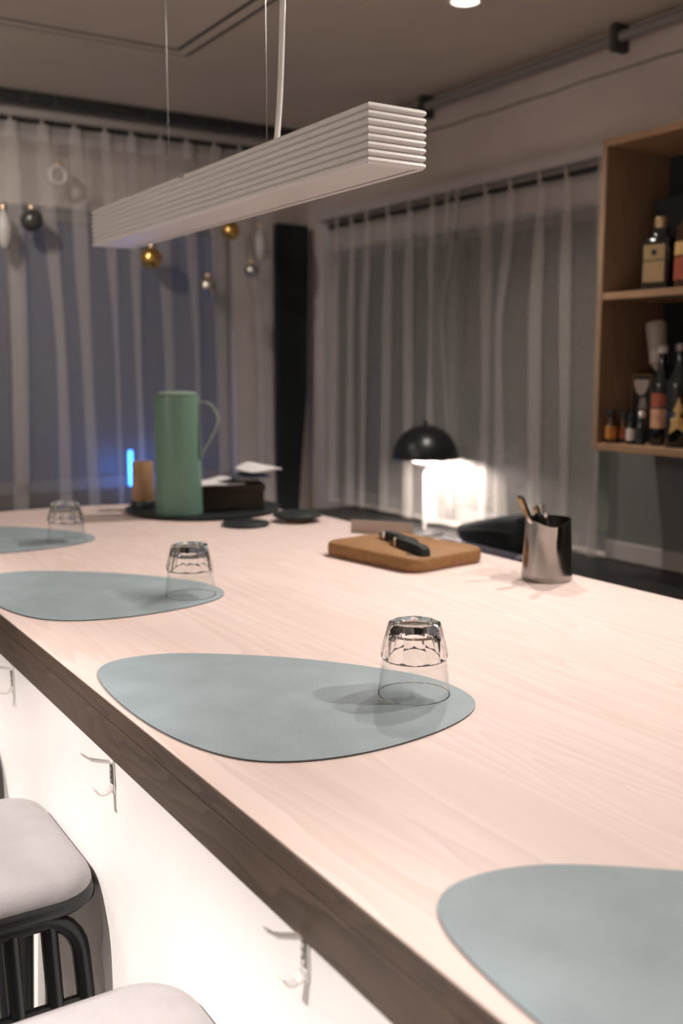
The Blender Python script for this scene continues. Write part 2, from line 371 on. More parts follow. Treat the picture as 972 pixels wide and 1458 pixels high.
# ================================================================== CURTAINS
def curtain(name, label, axis, at, pleats_t, pleats_b, z0, z1, zh, amp, sgn, ext, wid=0.028, fab='sheer'):
    root = thing(name, (0, 0, 0), label, 'curtain')
    a0, a1 = min(pleats_t) - ext[0], max(pleats_t) + ext[1]
    n = int((a1 - a0) / 0.005)
    rnd = [random.uniform(0.75, 1.2) for _ in pleats_t]; rw = [random.uniform(0.85, 1.3) for _ in pleats_t]
    rnd2 = [random.uniform(-1, 1) for _ in pleats_t]
    def sheet(zs):
        v = []; f = []
        for z in zs:
            t = (z1 - z) / (z1 - z0)
            for k in range(n + 1):
                s = a0 + (a1 - a0) * k / n
                d = 0.006 * math.sin(s * 31 + 3 * t) * t + 0.010 * t * math.sin(s * 57 + 1.3)
                sh = 0
                for i, (pt, pb) in enumerate(zip(pleats_t, pleats_b)):
                    p = pt + (pb - pt) * t + 0.010 * rnd2[i] * math.sin(4 * t)
                    w_ = wid * rw[i] * (0.55 + 0.58 * min(1, t * 3.0))
                    u = (s - p) / w_
                    if abs(u) < 3.2:
                        g = math.exp(-u * u)
                        d += amp * rnd[i] * g * (0.45 + 0.55 * min(1, t * 3.0))
                        sh += -3.0 * (s - p) * g      # the cloth doubles back on itself at each fold
                p2 = s + sh
                v.append((p2, at + sgn * d, z) if axis == 'x' else (at + sgn * d, p2, z))
        m_ = n + 1
        for i in range(len(zs) - 1):
            for k in range(n): f.append((i * m_ + k, i * m_ + k + 1, (i + 1) * m_ + k + 1, (i + 1) * m_ + k))
        return v, f
    zs = [zh + (z0 - zh) * k / 14 for k in range(15)]
    b = MB(); b.add(*sheet(zs)); b.build('sheer_body', M[fab], root, True, 180)
    zs = [z1 + (zh - z1) * k / 4 for k in range(5)]
    b = MB(); b.add(*sheet(zs)); b.build('header_band', M['sheerh'], root, True, 180)
    return root
LT = [0.30, 0.44, 0.57, 0.70, 0.84, 0.98, 1.111, 1.236, 1.366, 1.493, 1.607, 1.736, 1.856, 1.989, 2.11, 2.22]
LB = [0.24, 0.38, 0.52, 0.66, 0.80, 0.94, 1.06, 1.244, 1.388, 1.509, 1.619, 1.751, 1.868, 1.994, 2.119, 2.24]
cl = curtain('sheer_curtain', 'pale sheer pleated curtain across the bluish night window', 'x', 4.20, LT, LB, 0.03, 2.375, 2.31, 0.055, -1, (0.12, 0.09), 0.060)
RT = [2.318, 2.392, 2.542, 2.669, 2.82, 2.954, 3.118, 3.182, 3.272, 3.426, 3.576, 3.736, 3.859, 3.978]
RB = [2.300, 2.375, 2.50, 2.640, 2.80, 2.93, 3.080, 3.19, 3.26, 3.40, 3.58, 3.744, 3.859, 3.985]
cr_ = curtain('sheer_curtain', 'grey sheer pleated curtain behind the small mushroom lamp', 'y', 2.505, RT, RB, 0.80, 2.045, 1.935, 0.042, -1, (0.05, 0.16), 0.047, 'sheer2')
# loose corner panel of the right curtain
# rails
rl = thing('curtain_rail', (0, 0, 0), 'ceiling mounted double curtain rail above the far window', 'rail')
MB().bbox(-0.2, 2.40, 4.18, 4.215, 2.398, 2.43, 0.003, 1).build('front_track', M['rail'], rl)
MB().bbox(-0.2, 2.40, 4.235, 4.30, 2.375, 2.445, 0.003, 1).build('rear_track', M['raildark'], rl)
MB().bbox(-0.2, 2.40, 4.12, 4.155, 2.44, 2.479, 0.003, 1).build('rail_gap_shade', M['raildark'], rl)  # dark strip painting the shadow gap between ceiling and rail
for p in LT: MB().bbox(p - 0.004, p + 0.004, 4.190, 4.200, 2.36, 2.40, 0.001, 1).build('glider', M['rail'], rl)
rl = thing('curtain_rail', (0, 0, 0), 'rail with dark rod and gliders above the grey curtain', 'rail')
MB().bbox(2.475, 2.53, 2.20, 4.15, 2.085, 2.125, 0.004, 2).build('track', M['trim'], rl)
MB().tube([(2.530, 2.2, 2.055), (2.530, 3.2, 2.055), (2.530, 4.1, 2.055)], 0.017, 12).build('rod', M['raildark'], rl, True)
for p in RT: MB().bbox(2.478, 2.492, p - 0.004, p + 0.004, 2.035, 2.09, 0.002, 1).build('glider', M['rail'], rl)

# tall dark panel standing in the corner
cp = thing('folding_screen', (2.41, 4.285, 0), 'tall black narrow panel standing in the corner between the curtains', 'panel')
b = MB(); loops = []
for z, xr in ((0.0, 0.03), (0.72, 0.035), (1.0, 0.055), (1.3, 0.085), (2.0, 0.095), (2.075, 0.095), (2.085, 0.085)):
    loops.append([(-0.075, -0.02, z), (xr, -0.02, z), (xr, 0.02, z), (-0.075, 0.02, z)])
b.loft(loops).build('board', M['blackcloth'], cp)
MB().bbox(-0.09, 0.08, -0.035, 0.035, 0.0, 0.02, 0.003, 1).build('foot', M['black'], cp)

# ================================================================== PENDANT LAMP
LX0, LX1, LY0, LY1, LZ0, LZ1 = 0.80, 0.899, 1.20, 2.355, 1.698, 1.780
pl = thing('pendant_lamp', ((LX0 + LX1) / 2, (LY0 + LY1) / 2, LZ0), 'long white fluted box pendant lamp hanging above the bar counter', 'lamp')
px_, py_ = (LX0 + LX1) / 2, (LY0 + LY1) / 2
hx, hy, hh = (LX1 - LX0) / 2, (LY1 - LY0) / 2, LZ1 - LZ0
NR = 8; loops = []
for k in range(NR):
    for q in range(7):
        t = q / 6; z = hh * (k + t) / NR
        dd = -0.0050 * (1 - math.sin(PI * t) ** 0.5)
        loops.append([(-hx - dd, -hy - dd, z), (hx + dd, -hy - dd, z), (hx + dd, hy + dd, z), (-hx - dd, hy + dd, z)])
b = MB(); b.loft(loops, cap=False)
n = len(b.v); b.f.append((n - 4, n - 3, n - 2, n - 1))
b.build('body', M['white'], pl, False)
# underside: two rails and a recessed cover
MB().box(-hx + 0.002, hx - 0.016, -hy + 0.004, hy - 0.004, 0.0005, 0.004).build('bottom_cover', M['white'], pl)
MB().box(hx - 0.016, hx - 0.012, -hy + 0.010, hy - 0.004, 0.0030, 0.005).build('joint', M['fascia'], pl)
MB().box(hx - 0.012, hx - 0.002, -hy + 0.004, hy - 0.004, 0.0, 0.004).build('bottom_rail', M['white'], pl)
cy_ = 1.559 - py_
cp_ = [(0.024 * math.sin(max(0.0, z - hh) * 4.6) + 0.003 * math.sin(z * 14), cy_, z) for z in [hh + k * (CEIL - LZ0 - hh - 0.02) / 24 for k in range(25)]]
pc_ = MB().tube(cp_, 0.0048, 10).build('power_cable', M['cable'], pl, True)
MB().lathe([(0.0, 0.012), (0.007, 0.012), (0.007, -0.002), (0, -0.002)], 16, (0, cy_, hh)).build('cable_gland', M['cable'], pc_, True)
for y in (1.585 - py_, 2.009 - py_):
    MB().tube([(0, y, hh), (0, y, (CEIL - LZ0) / 2), (0, y, CEIL - LZ0 - 0.01)], 0.0007, 6).build('suspension_wire', M['steelwire'], pl, True)
    MB().lathe([(0, 0.014), (0.006, 0.014), (0.008, 0), (0, 0)], 12, (0, y, CEIL - LZ0 - 0.0145)).build('ceiling_anchor', M['white'], pl, True)
MB().bbox(-0.052, -0.044, 1.831 - py_ - 0.006, 1.831 - py_ + 0.006, hh - 0.008, hh + 0.002, 0.002, 2).build('clip', M['chrome'], pl)

# ================================================================== DOWNLIGHTS
DL = ['white ceiling downlight over the far end of the bar', 'white ceiling downlight second from the far end of the bar row',
      'white ceiling downlight third from the far end of the bar row', 'white ceiling downlight nearest the camera in the bar row', 'white ceiling downlight over the farthest bar stool', 'white ceiling downlight over the middle bar stool', 'white ceiling downlight over the nearest bar stool', 'added ceiling downlight out of view that brightens the far curtain']
for k, (x, y, ax, ay, az, wt, cone, bl, colr) in enumerate(SPOTS):
    d = thing('ceiling_downlight', (x, y, CEIL), DL[k], 'downlight', 'ceiling downlights')
    MB().lathe([(0.034, -0.004), (0.038, -0.024), (0.044, -0.026), (0.050, -0.022), (0.054, -0.002), (0.054, 0)], 40).build('trim_ring', M['white'], d, True)
    MB().lathe([(0.0, -0.006), (0.034, -0.006), (0.034, -0.003), (0, -0.003)], 32).build('lens', M['bulb'], d, True)
    ld = bpy.data.lights.new('downlight_beam', 'SPOT'); ld.energy = wt; ld.color = colr; ld.spot_size = R(cone); ld.spot_blend = bl; ld.shadow_soft_size = 0.018
    lo = bpy.data.objects.new('downlight_beam', ld); COL.objects.link(lo); lo.parent = d; lo.location = (0, 0, -0.030)
    lo.rotation_euler = (Vector((ax, ay, az)) - Vector((x, y, CEIL - 0.03))).to_track_quat('-Z', 'Y').to_euler()

GL = ['added opal globe fill light, out of view over the customer side']
for k, (x, y, z, wt) in enumerate(FILL_GLOBES):
    d = thing('globe_fill_light', (x, y, CEIL), GL[k], 'lamp')
    zz = z - CEIL
    gm = mat('fill_glow', (0.9, 0.88, 0.85), 0.4, emit=WARM2, estr=wt / (4 * PI * PI * 0.13 ** 2))
    MB().lathe([(0.13 * math.sin(a), -0.13 * math.cos(a)) for a in [PI * q / 14 for q in range(15)]], 24, (0, 0, zz)).build('fill_globe', gm, d, True)
    MB().tube([(0, 0, -0.02), (0, 0, zz / 2), (0, 0, zz + 0.135)], 0.004, 8).build('cord', M['cable'], d, True)
    MB().lathe([(0, 0.15), (0.035, 0.15), (0.040, 0.128), (0, 0.128)], 24, (0, 0, zz)).build('holder', M['white'], d, True)
    MB().lathe([(0, -0.02), (0.045, -0.02), (0.05, 0), (0, 0)], 24).build('canopy', M['white'], d, True)
# ================================================================== PLACEMATS
MP = [(0.427, 1.311), (0.470, 1.366), (0.544, 1.361), (0.607, 1.322), (0.701, 1.237), (0.775, 1.129), (0.812, 1.045), (0.800, 0.947), (0.722, 0.898), (0.627, 0.881), (0.553, 0.885), (0.492, 0.908), (0.452, 0.950), (0.424, 1.035), (0.414, 1.160)]
def catmull(P, n):
    out = []
    m = len(P)
    for i in range(m):
        p0, p1, p2, p3 = [Vector(P[(i + k) % m]) for k in (-1, 0, 1, 2)]
        for k in range(n):
            t = k / n
            out.append(0.5 * ((2 * p1) + (-p0 + p2) * t + (2 * p0 - 5 * p1 + 4 * p2 - p3) * t * t + (-p0 + 3 * p1 - 3 * p2 + p3) * t ** 3))
    return out
oc = Vector((0.61, 1.11))
cur = [p - oc for p in catmull(MP, 10)]
# smooth the outline so it reads as one clean drop shape
for _ in range(7):
    cur = [(cur[i - 2] + cur[i - 1] * 2 + cur[i] * 2 + cur[(i + 1) % len(cur)] * 2 + cur[(i + 2) % len(cur)]) / 8 for i in range(len(cur))]
cur = [p * 1.004 for p in cur]
matt = MB().prism([tuple(p) for p in cur], 0.0017, 0.0023)
mate = MB().prism([tuple(p * 0.9985) for p in cur], 0.0, 0.0017)
m0 = None
for (x, y, rz, lab) in [(0.614, 1.113, 0, 'blue grey drop-shaped leather placemat in the middle foreground under the nearest glass'),
                        (0.612, 1.836, 0, 'blue grey drop-shaped leather placemat under the second glass'),
                        (0.606, 2.556, 0, 'blue grey drop-shaped leather placemat under the farthest glass'),
                        (0.622, 0.350, 0, 'empty blue grey drop-shaped leather placemat in the near corner')]:
    if m0 is None:
        o = thing('placemat', (x, y, CT), lab, 'placemat', 'placemats on the bar counter')
        a = matt.build('leather_top', M['mat'], o); mate.build('edge', M['mat_edge'], o); m0 = o
    else:
        o = copy_tree(m0); o.location = (x, y, CT); o['label'] = lab

# ================================================================== DRINKING GLASSES
def tumbler():
    n = 108; NF = 9; H = 0.096
    def r_s(z):
        if z < 0.048: return 0.0470 - 0.0054 * z / 0.048
        if z < 0.053: return 0.0416 + 0.0022 * math.sin((z - 0.048) / 0.005 * PI / 2)
        return 0.0438 - (z - 0.053) / 0.043 * 0.0046
    def r_f(z): return 0.0424 - (z - 0.050) / 0.046 * 0.0108
    prof = [(None, z) for z in [0.0006 + k * 0.003 for k in range(15)] + [0.046 + k * 0.001 for k in range(14)] + [0.061 + k * 0.0038 for k in range(9)]]
    v = []; f = []; rows = 0
    def row(fn):
        nonlocal rows
        for k in range(n):
            a = 2 * PI * k / n; r, z = fn(a); v.append((r * math.cos(a), r * math.sin(a), z))
        rows += 1
    def outer(a, z):
        r = r_s(z)
        if z > 0.040:
            aa = (a % (2 * PI / NF)) - PI / NF
            r = min(r, r_f(z) / math.cos(aa))
        return r
    for _, z in prof: row(lambda a, z=z: (outer(a, z), z))
    row(lambda a: (outer(a, 0.0925) - 0.0012, 0.0948))
    row(lambda a: (outer(a, 0.0925) - 0.0035, 0.0957))
    for r, z in ((0.0265, 0.0957), (0.0245, 0.0945), (0.020, 0.0925), (0.010, 0.0915)): row(lambda a, r=r, z=z: (r, z))
    top_c = len(v); v.append((0, 0, 0.0912))
    r0 = rows
    for i in range(rows - 1):
        for k in range(n):
            k2 = (k + 1) % n; f.append((i * n + k, i * n + k2, (i + 1) * n + k2, (i + 1) * n + k))
    for k in range(n): f.append(((rows - 1) * n + k, (rows - 1) * n + (k + 1) % n, top_c))
    base = len(v)
    inner = [(0.0463, 0.0000), (0.0456, 0.0000), (0.0450, 0.0006), (0.0440, 0.012), (0.0397, 0.0433), (0.0370, 0.060), (0.0335, 0.074), (0.0310, 0.0785), (0.0270, 0.0805), (0.012, 0.0815)]
    for r, z in inner:
        for k in range(n):
            a = 2 * PI * k / n; v.append((r * math.cos(a), r * math.sin(a), z))
    ic = len(v); v.append((0, 0, 0.0817))
    for k in range(n):
        k2 = (k + 1) % n; f.append((k2, k, base + k, base + k2))
    for i in range(len(inner) - 1):
        for k in range(n):
            k2 = (k + 1) % n; f.append((base + i * n + k, base + (i + 1) * n + k, base + (i + 1) * n + k2, base + i * n + k2))
    e = base + (len(inner) - 1) * n
    for k in range(n): f.append((e + (k + 1) % n, e + k, ic))
    return MB().add(v, f)
g0 = None
for (x, y, rz, lab) in [(0.752, 1.017, 0.25, 'clear faceted tumbler upside down on the nearest placemat'),
                        (0.742, 1.700, 0.6, 'clear faceted tumbler upside down on the second placemat'),
                        (0.728, 2.405, 0.1, 'clear faceted tumbler upside down on the farthest placemat')]:
    if g0 is None: 
        g0 = tumbler().build('drinking_glass', M['glass'], None, True, 14); o = g0
        g0.data.materials.append(M['thin'])
        for q in g0.data.polygons:
            zz = [g0.data.vertices[i].co.z for i in q.vertices]
            if max(zz) < 0.0435 and min(zz) > 0.0004: q.material_index = 1
    else: o = g0.copy(); COL.objects.link(o)
    o.location = (x, y, CT + 0.0024); o.rotation_euler = (0, 0, rz); tag(o, lab, 'glass', 'upside-down tumblers on the bar')

# ================================================================== HOOKS on the white panel
def hook():
    r = thing('coat_hook', (0, 0, 0), '', 'hook', 'hooks on the white bar front')
    MB().bbox(-0.003, 0.0, -0.006, 0.006, -0.042, 0.007, 0.001, 1).build('back_plate', M['hook'], r)
    b = MB(); pts = [(-0.003, 0.001), (-0.016, 0.005), (-0.030, 0.010), (-0.041, 0.019)]
    up_ = [[(x, -0.005, z - 0.0012), (x, 0.005, z - 0.0012), (x, 0.005, z + 0.0012), (x, -0.005, z + 0.0012)] for x, z in pts]
    b.loft(up_).build('upper_prong', M['hook'], r)
    pts = [(-0.003, -0.030), (-0.005, -0.035), (-0.010, -0.039), (-0.016, -0.040), (-0.022, -0.037), (-0.027, -0.030)]
    lw = []
    for i, (x, z) in enumerate(pts):
        a = Vector(pts[min(i + 1, 5)]) - Vector(pts[max(i - 1, 0)]); a.normalize(); nx, nz = -a.y * 0.0013, a.x * 0.0013
        lw.append([(x - nx, -0.005, z - nz), (x - nx, 0.005, z - nz), (x + nx, 0.005, z + nz), (x + nx, -0.005, z + nz)])
    MB().loft(lw).build('lower_prong', M['hook'], r)
    ins_ = MB().bbox(-0.0042, -0.003, -0.0042, 0.0042, -0.028, -0.003, 0.0004, 1).build('perforated_insert', M['conduit'], r)
    for q in range(3):
        MB().bbox(-0.0050, -0.0040, -0.0026 + 0.0008 * (q % 2), 0.0026, -0.0255 + q * 0.008, -0.0205 + q * 0.008, 0.0003, 1).build('insert_stamp', M['hook'], ins_)
    return r
hk = hook()
for i, (y, z, lab) in enumerate([(0.713, 0.927, 'small metal double hook on white bar front nearest the camera'), (1.205, 0.918, 'small metal double hook on white bar front above the grey stool seat'),
                         (1.698, 0.914, 'small metal double hook on white bar front at the left picture edge')]):
    o = hk if i == 0 else copy_tree(hk)
    o.location = (PX, y, z); o['label'] = lab

# ================================================================== BAR STOOLS
def sq(cx, cy, w, d, r, z, n=8):
    out = []
    for (sx, sy, a0) in ((1, 1, 0), (-1, 1, PI / 2), (-1, -1, PI), (1, -1, 1.5 * PI)):
        for k in range(n + 1):
            a = a0 + PI / 2 * k / n
            out.append((cx + sx * (w - r) + r * math.cos(a), cy + sy * (d - r) + r * math.sin(a), z))
    return out
def stool():
    r = thing('bar_stool', (0, 0, 0), '', 'stool', 'bar stools along the counter')
    hw, hd = 0.187, 0.164; zt = 0.760
    loops = []
    for (ins, dz) in ((0.006, -0.052), (0.0, -0.044), (0.0, -0.030), (0.003, -0.020), (0.012, -0.010), (0.03, -0.003), (0.06, 0.002), (0.10, 0.003), (0.15, 0.001)):
        loops.append(sq(0, 0, hw - ins, hd - ins, max(0.012, 0.062 - ins * 0.35), zt + dz))
    MB().loft(loops).build('seat_cushion', M['vinyl'], r, True, 60)
    loops = [sq(0, 0, hw - i, hd - i, 0.06, zt + z) for i, z in ((0.02, -0.058), (0.001, -0.056), (-0.003, -0.051), (-0.003, -0.040), (0.0, -0.034))]
    MB().loft(loops).build('seat_pan', M['black'], r, True, 40)
    for s in (-1, 1):
        y0 = 0.132 * s; sp = 0.20 * s       # side frame leans outwards going down
        def pt(x, z): return (x, y0 + sp * (0.672 - z) * 0.9, z)
        hwid = 0.160; rr = 0.052; P = [pt(-hwid - 0.006, 0.012), pt(-hwid - 0.004, 0.30), pt(-hwid - 0.001, 0.60)]
        for k in range(7):
            a = PI - PI / 2 * k / 6; P.append(pt(-hwid + rr + rr * math.cos(a), 0.634 + rr * math.sin(a)))
        for k in range(7):
            a = PI / 2 - PI / 2 * k / 6; P.append(pt(hwid - rr + rr * math.cos(a), 0.634 + rr * math.sin(a)))
        P += [pt(hwid + 0.001, 0.60), pt(hwid + 0.004, 0.30), pt(hwid + 0.006, 0.012)]
        lf = MB().tube(P, 0.0125, 12).build('leg_frame', M['black'], r, True)
        MB().tube([pt(-hwid, 0.570), pt(0, 0.572), pt(hwid, 0.570)], 0.009, 10).build('rail', M['black'], r, True)
        for x in (-0.120, -0.070, 0.070, 0.120):
            MB().tube([pt(x, 0.688), pt(x, 0.63), pt(x, 0.572)], 0.0115, 10).build('slat', M['black'], r, True)
        MB().tube([pt(-hwid - 0.01, 0.22), pt(0, 0.22), pt(hwid + 0.01, 0.22)], 0.010, 10).build('footrest', M['black'], r, True)
        for sx in (-1, 1):
            a = pt(sx * (hwid + 0.006), 0.012)
            MB().lathe([(0, -0.012), (0.017, -0.012), (0.016, 0.02), (0, 0.02)], 14, (a[0], a[1], a[2])).build('foot_cap', M['black'], lf, True)
    for sx in (-1, 1):
        MB().tube([(sx * 0.165, -0.206, 0.26), (sx * 0.165, 0, 0.26), (sx * 0.165, 0.206, 0.26)], 0.009, 10).build('side_brace', M['black'], r, True)
    return r
st = stool()
for i, (y, lab) in enumerate([(1.409, 'black metal bar stool with grey padded seat, whole corner in view at left'), (0.839, 'grey padded bar stool seat cut by the bottom edge, nearest the camera'),
                              (1.951, 'grey padded bar stool barely showing at the left picture edge')]):
    o = st if i == 0 else copy_tree(st)
    o.location = (0.222, y, 0.0); o['label'] = lab

# ================================================================== JUG, TRAY AND THINGS ON IT
tray = tag(MB().lathe([(0, 0), (0.205, 0), (0.224, 0.006), (0.228, 0.010), (0.222, 0.010), (0.203, 0.005), (0, 0.005)], 56).build('serving_tray', M['darkplate'], None, True), 'round dark tray under the green jug at the far end', 'tray')
tray.location = (1.240, 2.735, CT)
jg = thing('vacuum_jug', (1.137, 2.672, CT + 0.0055), 'tall matte green cylindrical vacuum jug with clear loop handle', 'jug')
MB().lathe([(0, 0), (0.064, 0), (0.0665, 0.003), (0.066, 0.05), (0.0625, 0.33), (0.0615, 0.335), (0, 0.335)], 56).build('body', M['green'], jg, True)
MB().lathe([(0, 0.3355), (0.056, 0.3355), (0.057, 0.341), (0.05, 0.346), (0.03, 0.348), (0, 0.348)], 40).build('lid', M['jugtop'], jg, True)
b = MB(); hp = []
for x, z in [(0.060, 0.318), (0.082, 0.318), (0.100, 0.308), (0.112, 0.288), (0.116, 0.268), (0.108, 0.240), (0.092, 0.210), (0.076, 0.185), (0.066, 0.165)]:
    hp.append((x, z))
loops = []
for i, (x, z) in enumerate(hp):
    a = Vector(hp[min(i + 1, 8)]) - Vector(hp[max(i - 1, 0)]); a.normalize(); nx, nz = -a.y * 0.003, a.x * 0.003
    loops.append([(x - nx, -0.009, z - nz), (x - nx, 0.009, z - nz), (x + nx, 0.009, z + nz), (x + nx, -0.009, z + nz)])
hd_ = b.loft(loops).build('handle', M['clearpl'], jg, True, 50)
hd_.rotation_euler = (0, 0, R(-32))
cn = thing('wooden_holder', (1.092, 2.835, CT + 0.0055), 'small pale wooden cylinder beside the green jug', 'holder')
MB().lathe([(0, 0), (0.030, 0), (0.032, 0.004), (0.0315, 0.135), (0.029, 0.139), (0.024, 0.139), (0.023, 0.10), (0, 0.10)], 32).build('cup', M['candle'], cn, True)
MB().lathe([(0, 0), (0.037, 0), (0.037, 0.02), (0.034, 0.024), (0.0325, 0.024), (0.0325, 0.0)], 32).build('base_ring', M['darkplate'], cn, True)
nb = thing('napkin_box', (1.328, 2.715, CT + 0.006), 'dark wooden box with folded white napkins on the tray', 'box', rz=R(-20))
MB().bbox(-0.100, 0.085, -0.070, 0.075, 0, 0.070, 0.003, 2).build('box_body', M['darkwood'], nb)
MB().bbox(-0.104, 0.089, -0.074, 0.074, 0.055, 0.074, 0.003, 2).build('lid', M['darkwood'], nb)
def paper(x0, x1, y0, y1, z, wav, seed):
    v = []; f = []; n = 10; rnd = random.Random(seed); ph = rnd.uniform(0, 6)
    for th in (0, 0.004):
        for j in range(n + 1):
            for i in range(n + 1):
                u, w_ = i / n, j / n
                v.append((x0 + (x1 - x0) * u, y0 + (y1 - y0) * w_, z + th + wav * (0.5 + 0.5 * math.sin(u * 5 + ph + w_ * 2)) * (0.3 + w_ * 0.7)))
    m_ = n + 1; q = m_ * m_
    for j in range(n):
        for i in range(n):
            a = j * m_ + i; f.append((a, a + m_, a + m_ + 1, a + 1)); f.append((q + a, q + a + 1, q + a + m_ + 1, q + a + m_))
    for i in range(n):
        f.append((i, i + 1, q + i + 1, q + i)); a = n * m_ + i; f.append((a + 1, a, q + a, q + a + 1))
        a = i * m_; f.append((a + m_, a, q + a, q + a + m_)); a = i * m_ + n; f.append((a, a + m_, q + a + m_, q + a))
    return MB().add(v, f)
tag(paper(-0.11, 0.03, -0.07, 0.06, 0, 0.012, 1).build('folded_napkin', M['paper'], None, True), 'white folded napkin on the dark box next to the jug', 'napkin').location = (1.300, 2.705, CT + 0.081)
tag(paper(-0.06, 0.06, -0.05, 0.05, 0, 0.010, 3).build('dark_leaflet', M['navy'], None, True), 'dark leaflet lying between the white napkins', 'leaflet').location = (1.345, 2.665, CT + 0.099)
tag(paper(-0.05, 0.055, -0.05, 0.05, 0, 0.020, 5).build('folded_napkin', M['paper'], None, True), 'white crumpled napkin on the right end of the dark box', 'napkin').location = (1.392, 2.675, CT + 0.114)

# coasters
c1 = thing('drink_coaster', (1.213, 2.405, CT), 'round dark coaster lying flat before the tray', 'coaster')
MB().lathe([(0, 0.002), (0.060, 0.002), (0.064, 0.004), (0.064, 0.008), (0.061, 0.010), (0, 0.010)], 40).build('disc', M['darkplate'], c1, True)
MB().lathe([(0, 0), (0.055, 0), (0.055, 0.0019), (0, 0.0019)], 30).build('felt_base', M['blackcloth'], c1, True)
c2 = thing('coaster_stand', (1.369, 2.398, CT), 'round dark raised coaster near the back edge of the bar', 'coaster')
MB().lathe([(0, 0.012), (0.060, 0.012), (0.067, 0.015), (0.067, 0.022), (0.064, 0.024), (0, 0.023)], 40).build('disc', M['darkplate'], c2, True)
MB().lathe([(0, 0), (0.036, 0), (0.036, 0.004), (0.028, 0.012), (0, 0.012)], 30).build('foot', M['candle'], c2, True)

# ================================================================== CUTTING BOARD + KNIVES, CARD, PITCHER
bd = thing('cutting_board', (1.297, 1.80, CT), 'thick rounded wooden cutting board with knives on top', 'board', rz=R(8))
loops = []
for ins, z in ((0.006, 0.0), (0.001, 0.004), (0, 0.009), (0, 0.024), (0.002, 0.029), (0.007, 0.032)):
    loops.append(sq(0, 0, 0.112 - ins, 0.150 - ins, 0.036 - ins * 0.5, z, 6))
MB().loft(loops).build('plank', M['board'], bd, True, 50)
MB().lathe([(0.013, 0.0), (0.014, 0.0008), (0.011, 0.0010), (0.010, 0.0)], 24, (-0.075, -0.105, 0.032)).build('hanging_hole', M['darkwood'], bd, True)
def knife(name, loc, rz, L, Bl, lab):
    r = thing(name, loc, lab, 'knife', 'knives on the cutting board', rz)
    loops = [[(x, -w_, 0), (x, w_, 0), (x, w_ * 0.8, h_), (x, -w_ * 0.8, h_)] for x, w_, h_ in ((0, 0.009, 0.016), (0.012, 0.0125, 0.019), (L * 0.5, 0.011, 0.018), (L * 0.85, 0.0125, 0.019), (L, 0.010, 0.014))]
    MB().loft(loops).build('handle', M['blackmatte'], r, True, 30)
    MB().loft([[(x, -0.0125, 0.0), (x, 0.0125, 0.0), (x, 0.011, 0.0185), (x, -0.011, 0.0185)] for x in (-0.010, -0.0005)]).build('bolster', M['chrome'], r)
    MB().loft([[(x, y0, 0.006), (x, y1, 0.006), (x, y1, 0.0078), (x, y0, 0.0078)] for x, y0, y1 in ((-0.011, -0.013, 0.013), (-Bl * 0.7, -0.013, 0.010), (-Bl, 0.006, 0.008))]).build('blade', M['steel'], r)
    return r
knife('kitchen_knife', (1.300, 1.858, CT + 0.0335), R(-98), 0.125, 0.05, 'black handled kitchen knife lying deepest on the cutting board')
knife('kitchen_knife', (1.272, 1.775, CT + 0.0335), R(-101), 0.128, 0.045, 'black handled kitchen knife lying nearer on the cutting board')
fd = thing('card_holder', (1.435, 2.085, CT), 'low beige card standing behind the cutting board', 'card', rz=R(-58))
MB().bbox(-0.085, 0.085, -0.0015, 0.0015, 0.0, 0.034, 0.0006, 1).build('card', M['card'], fd)
MB().bbox(-0.086, 0.086, -0.002, 0.03, 0.0, 0.003, 0.0006, 1).build('foot_fold', M['card'], fd)
# milk pitcher with cutlery
pc = thing('steel_pitcher', (1.408, 1.462, CT), 'stainless steel pitcher with a pointed spout holding cutlery', 'pitcher')
n = 64; loops = []
sa = R(-122)                      # spout faces the camera
for z in [0.0, 0.002, 0.006, 0.015, 0.03, 0.045, 0.06, 0.072, 0.084, 0.094, 0.104, 0.112, 0.118]:
    r_ = 0.051 - 0.0065 * (z / 0.118) if z > 0.005 else 0.048 + z * 0.5
    lp = []
    for k in range(n):
        a = 2 * PI * k / n; da = (a - sa + PI) % (2 * PI) - PI
        t = max(0, (z - 0.050) / 0.068)
        bulge = 0.017 * t * math.exp(-(da / (0.10 + 0.32 * t)) ** 2)
        zz = z
        if z > 0.1: zz = z - 0.006 * (1 - math.exp(-(da / 0.9) ** 2)) * (z - 0.1) / 0.018 * -1 - 0.004 * math.exp(-(da / 0.5) ** 2)
        lp.append(((r_ + bulge) * math.cos(a), (r_ + bulge) * math.sin(a), zz))
    loops.append(lp)
inner = [[(x * 0.975, y * 0.975, z) for x, y, z in l] for l in loops[:1:-1]]
MB().loft(loops + inner).build('body', M['steel'], pc, True, 50)
MB().tube([(0.046 * math.cos(sa + PI), 0.046 * math.sin(sa + PI), 0.105), (0.085 * math.cos(sa + PI), 0.085 * math.sin(sa + PI), 0.098), (0.088 * math.cos(sa + PI), 0.088 * math.sin(sa + PI), 0.05), (0.052 * math.cos(sa + PI), 0.052 * math.sin(sa + PI), 0.03)], 0.004, 8).build('handle', M['steel'], pc, True)
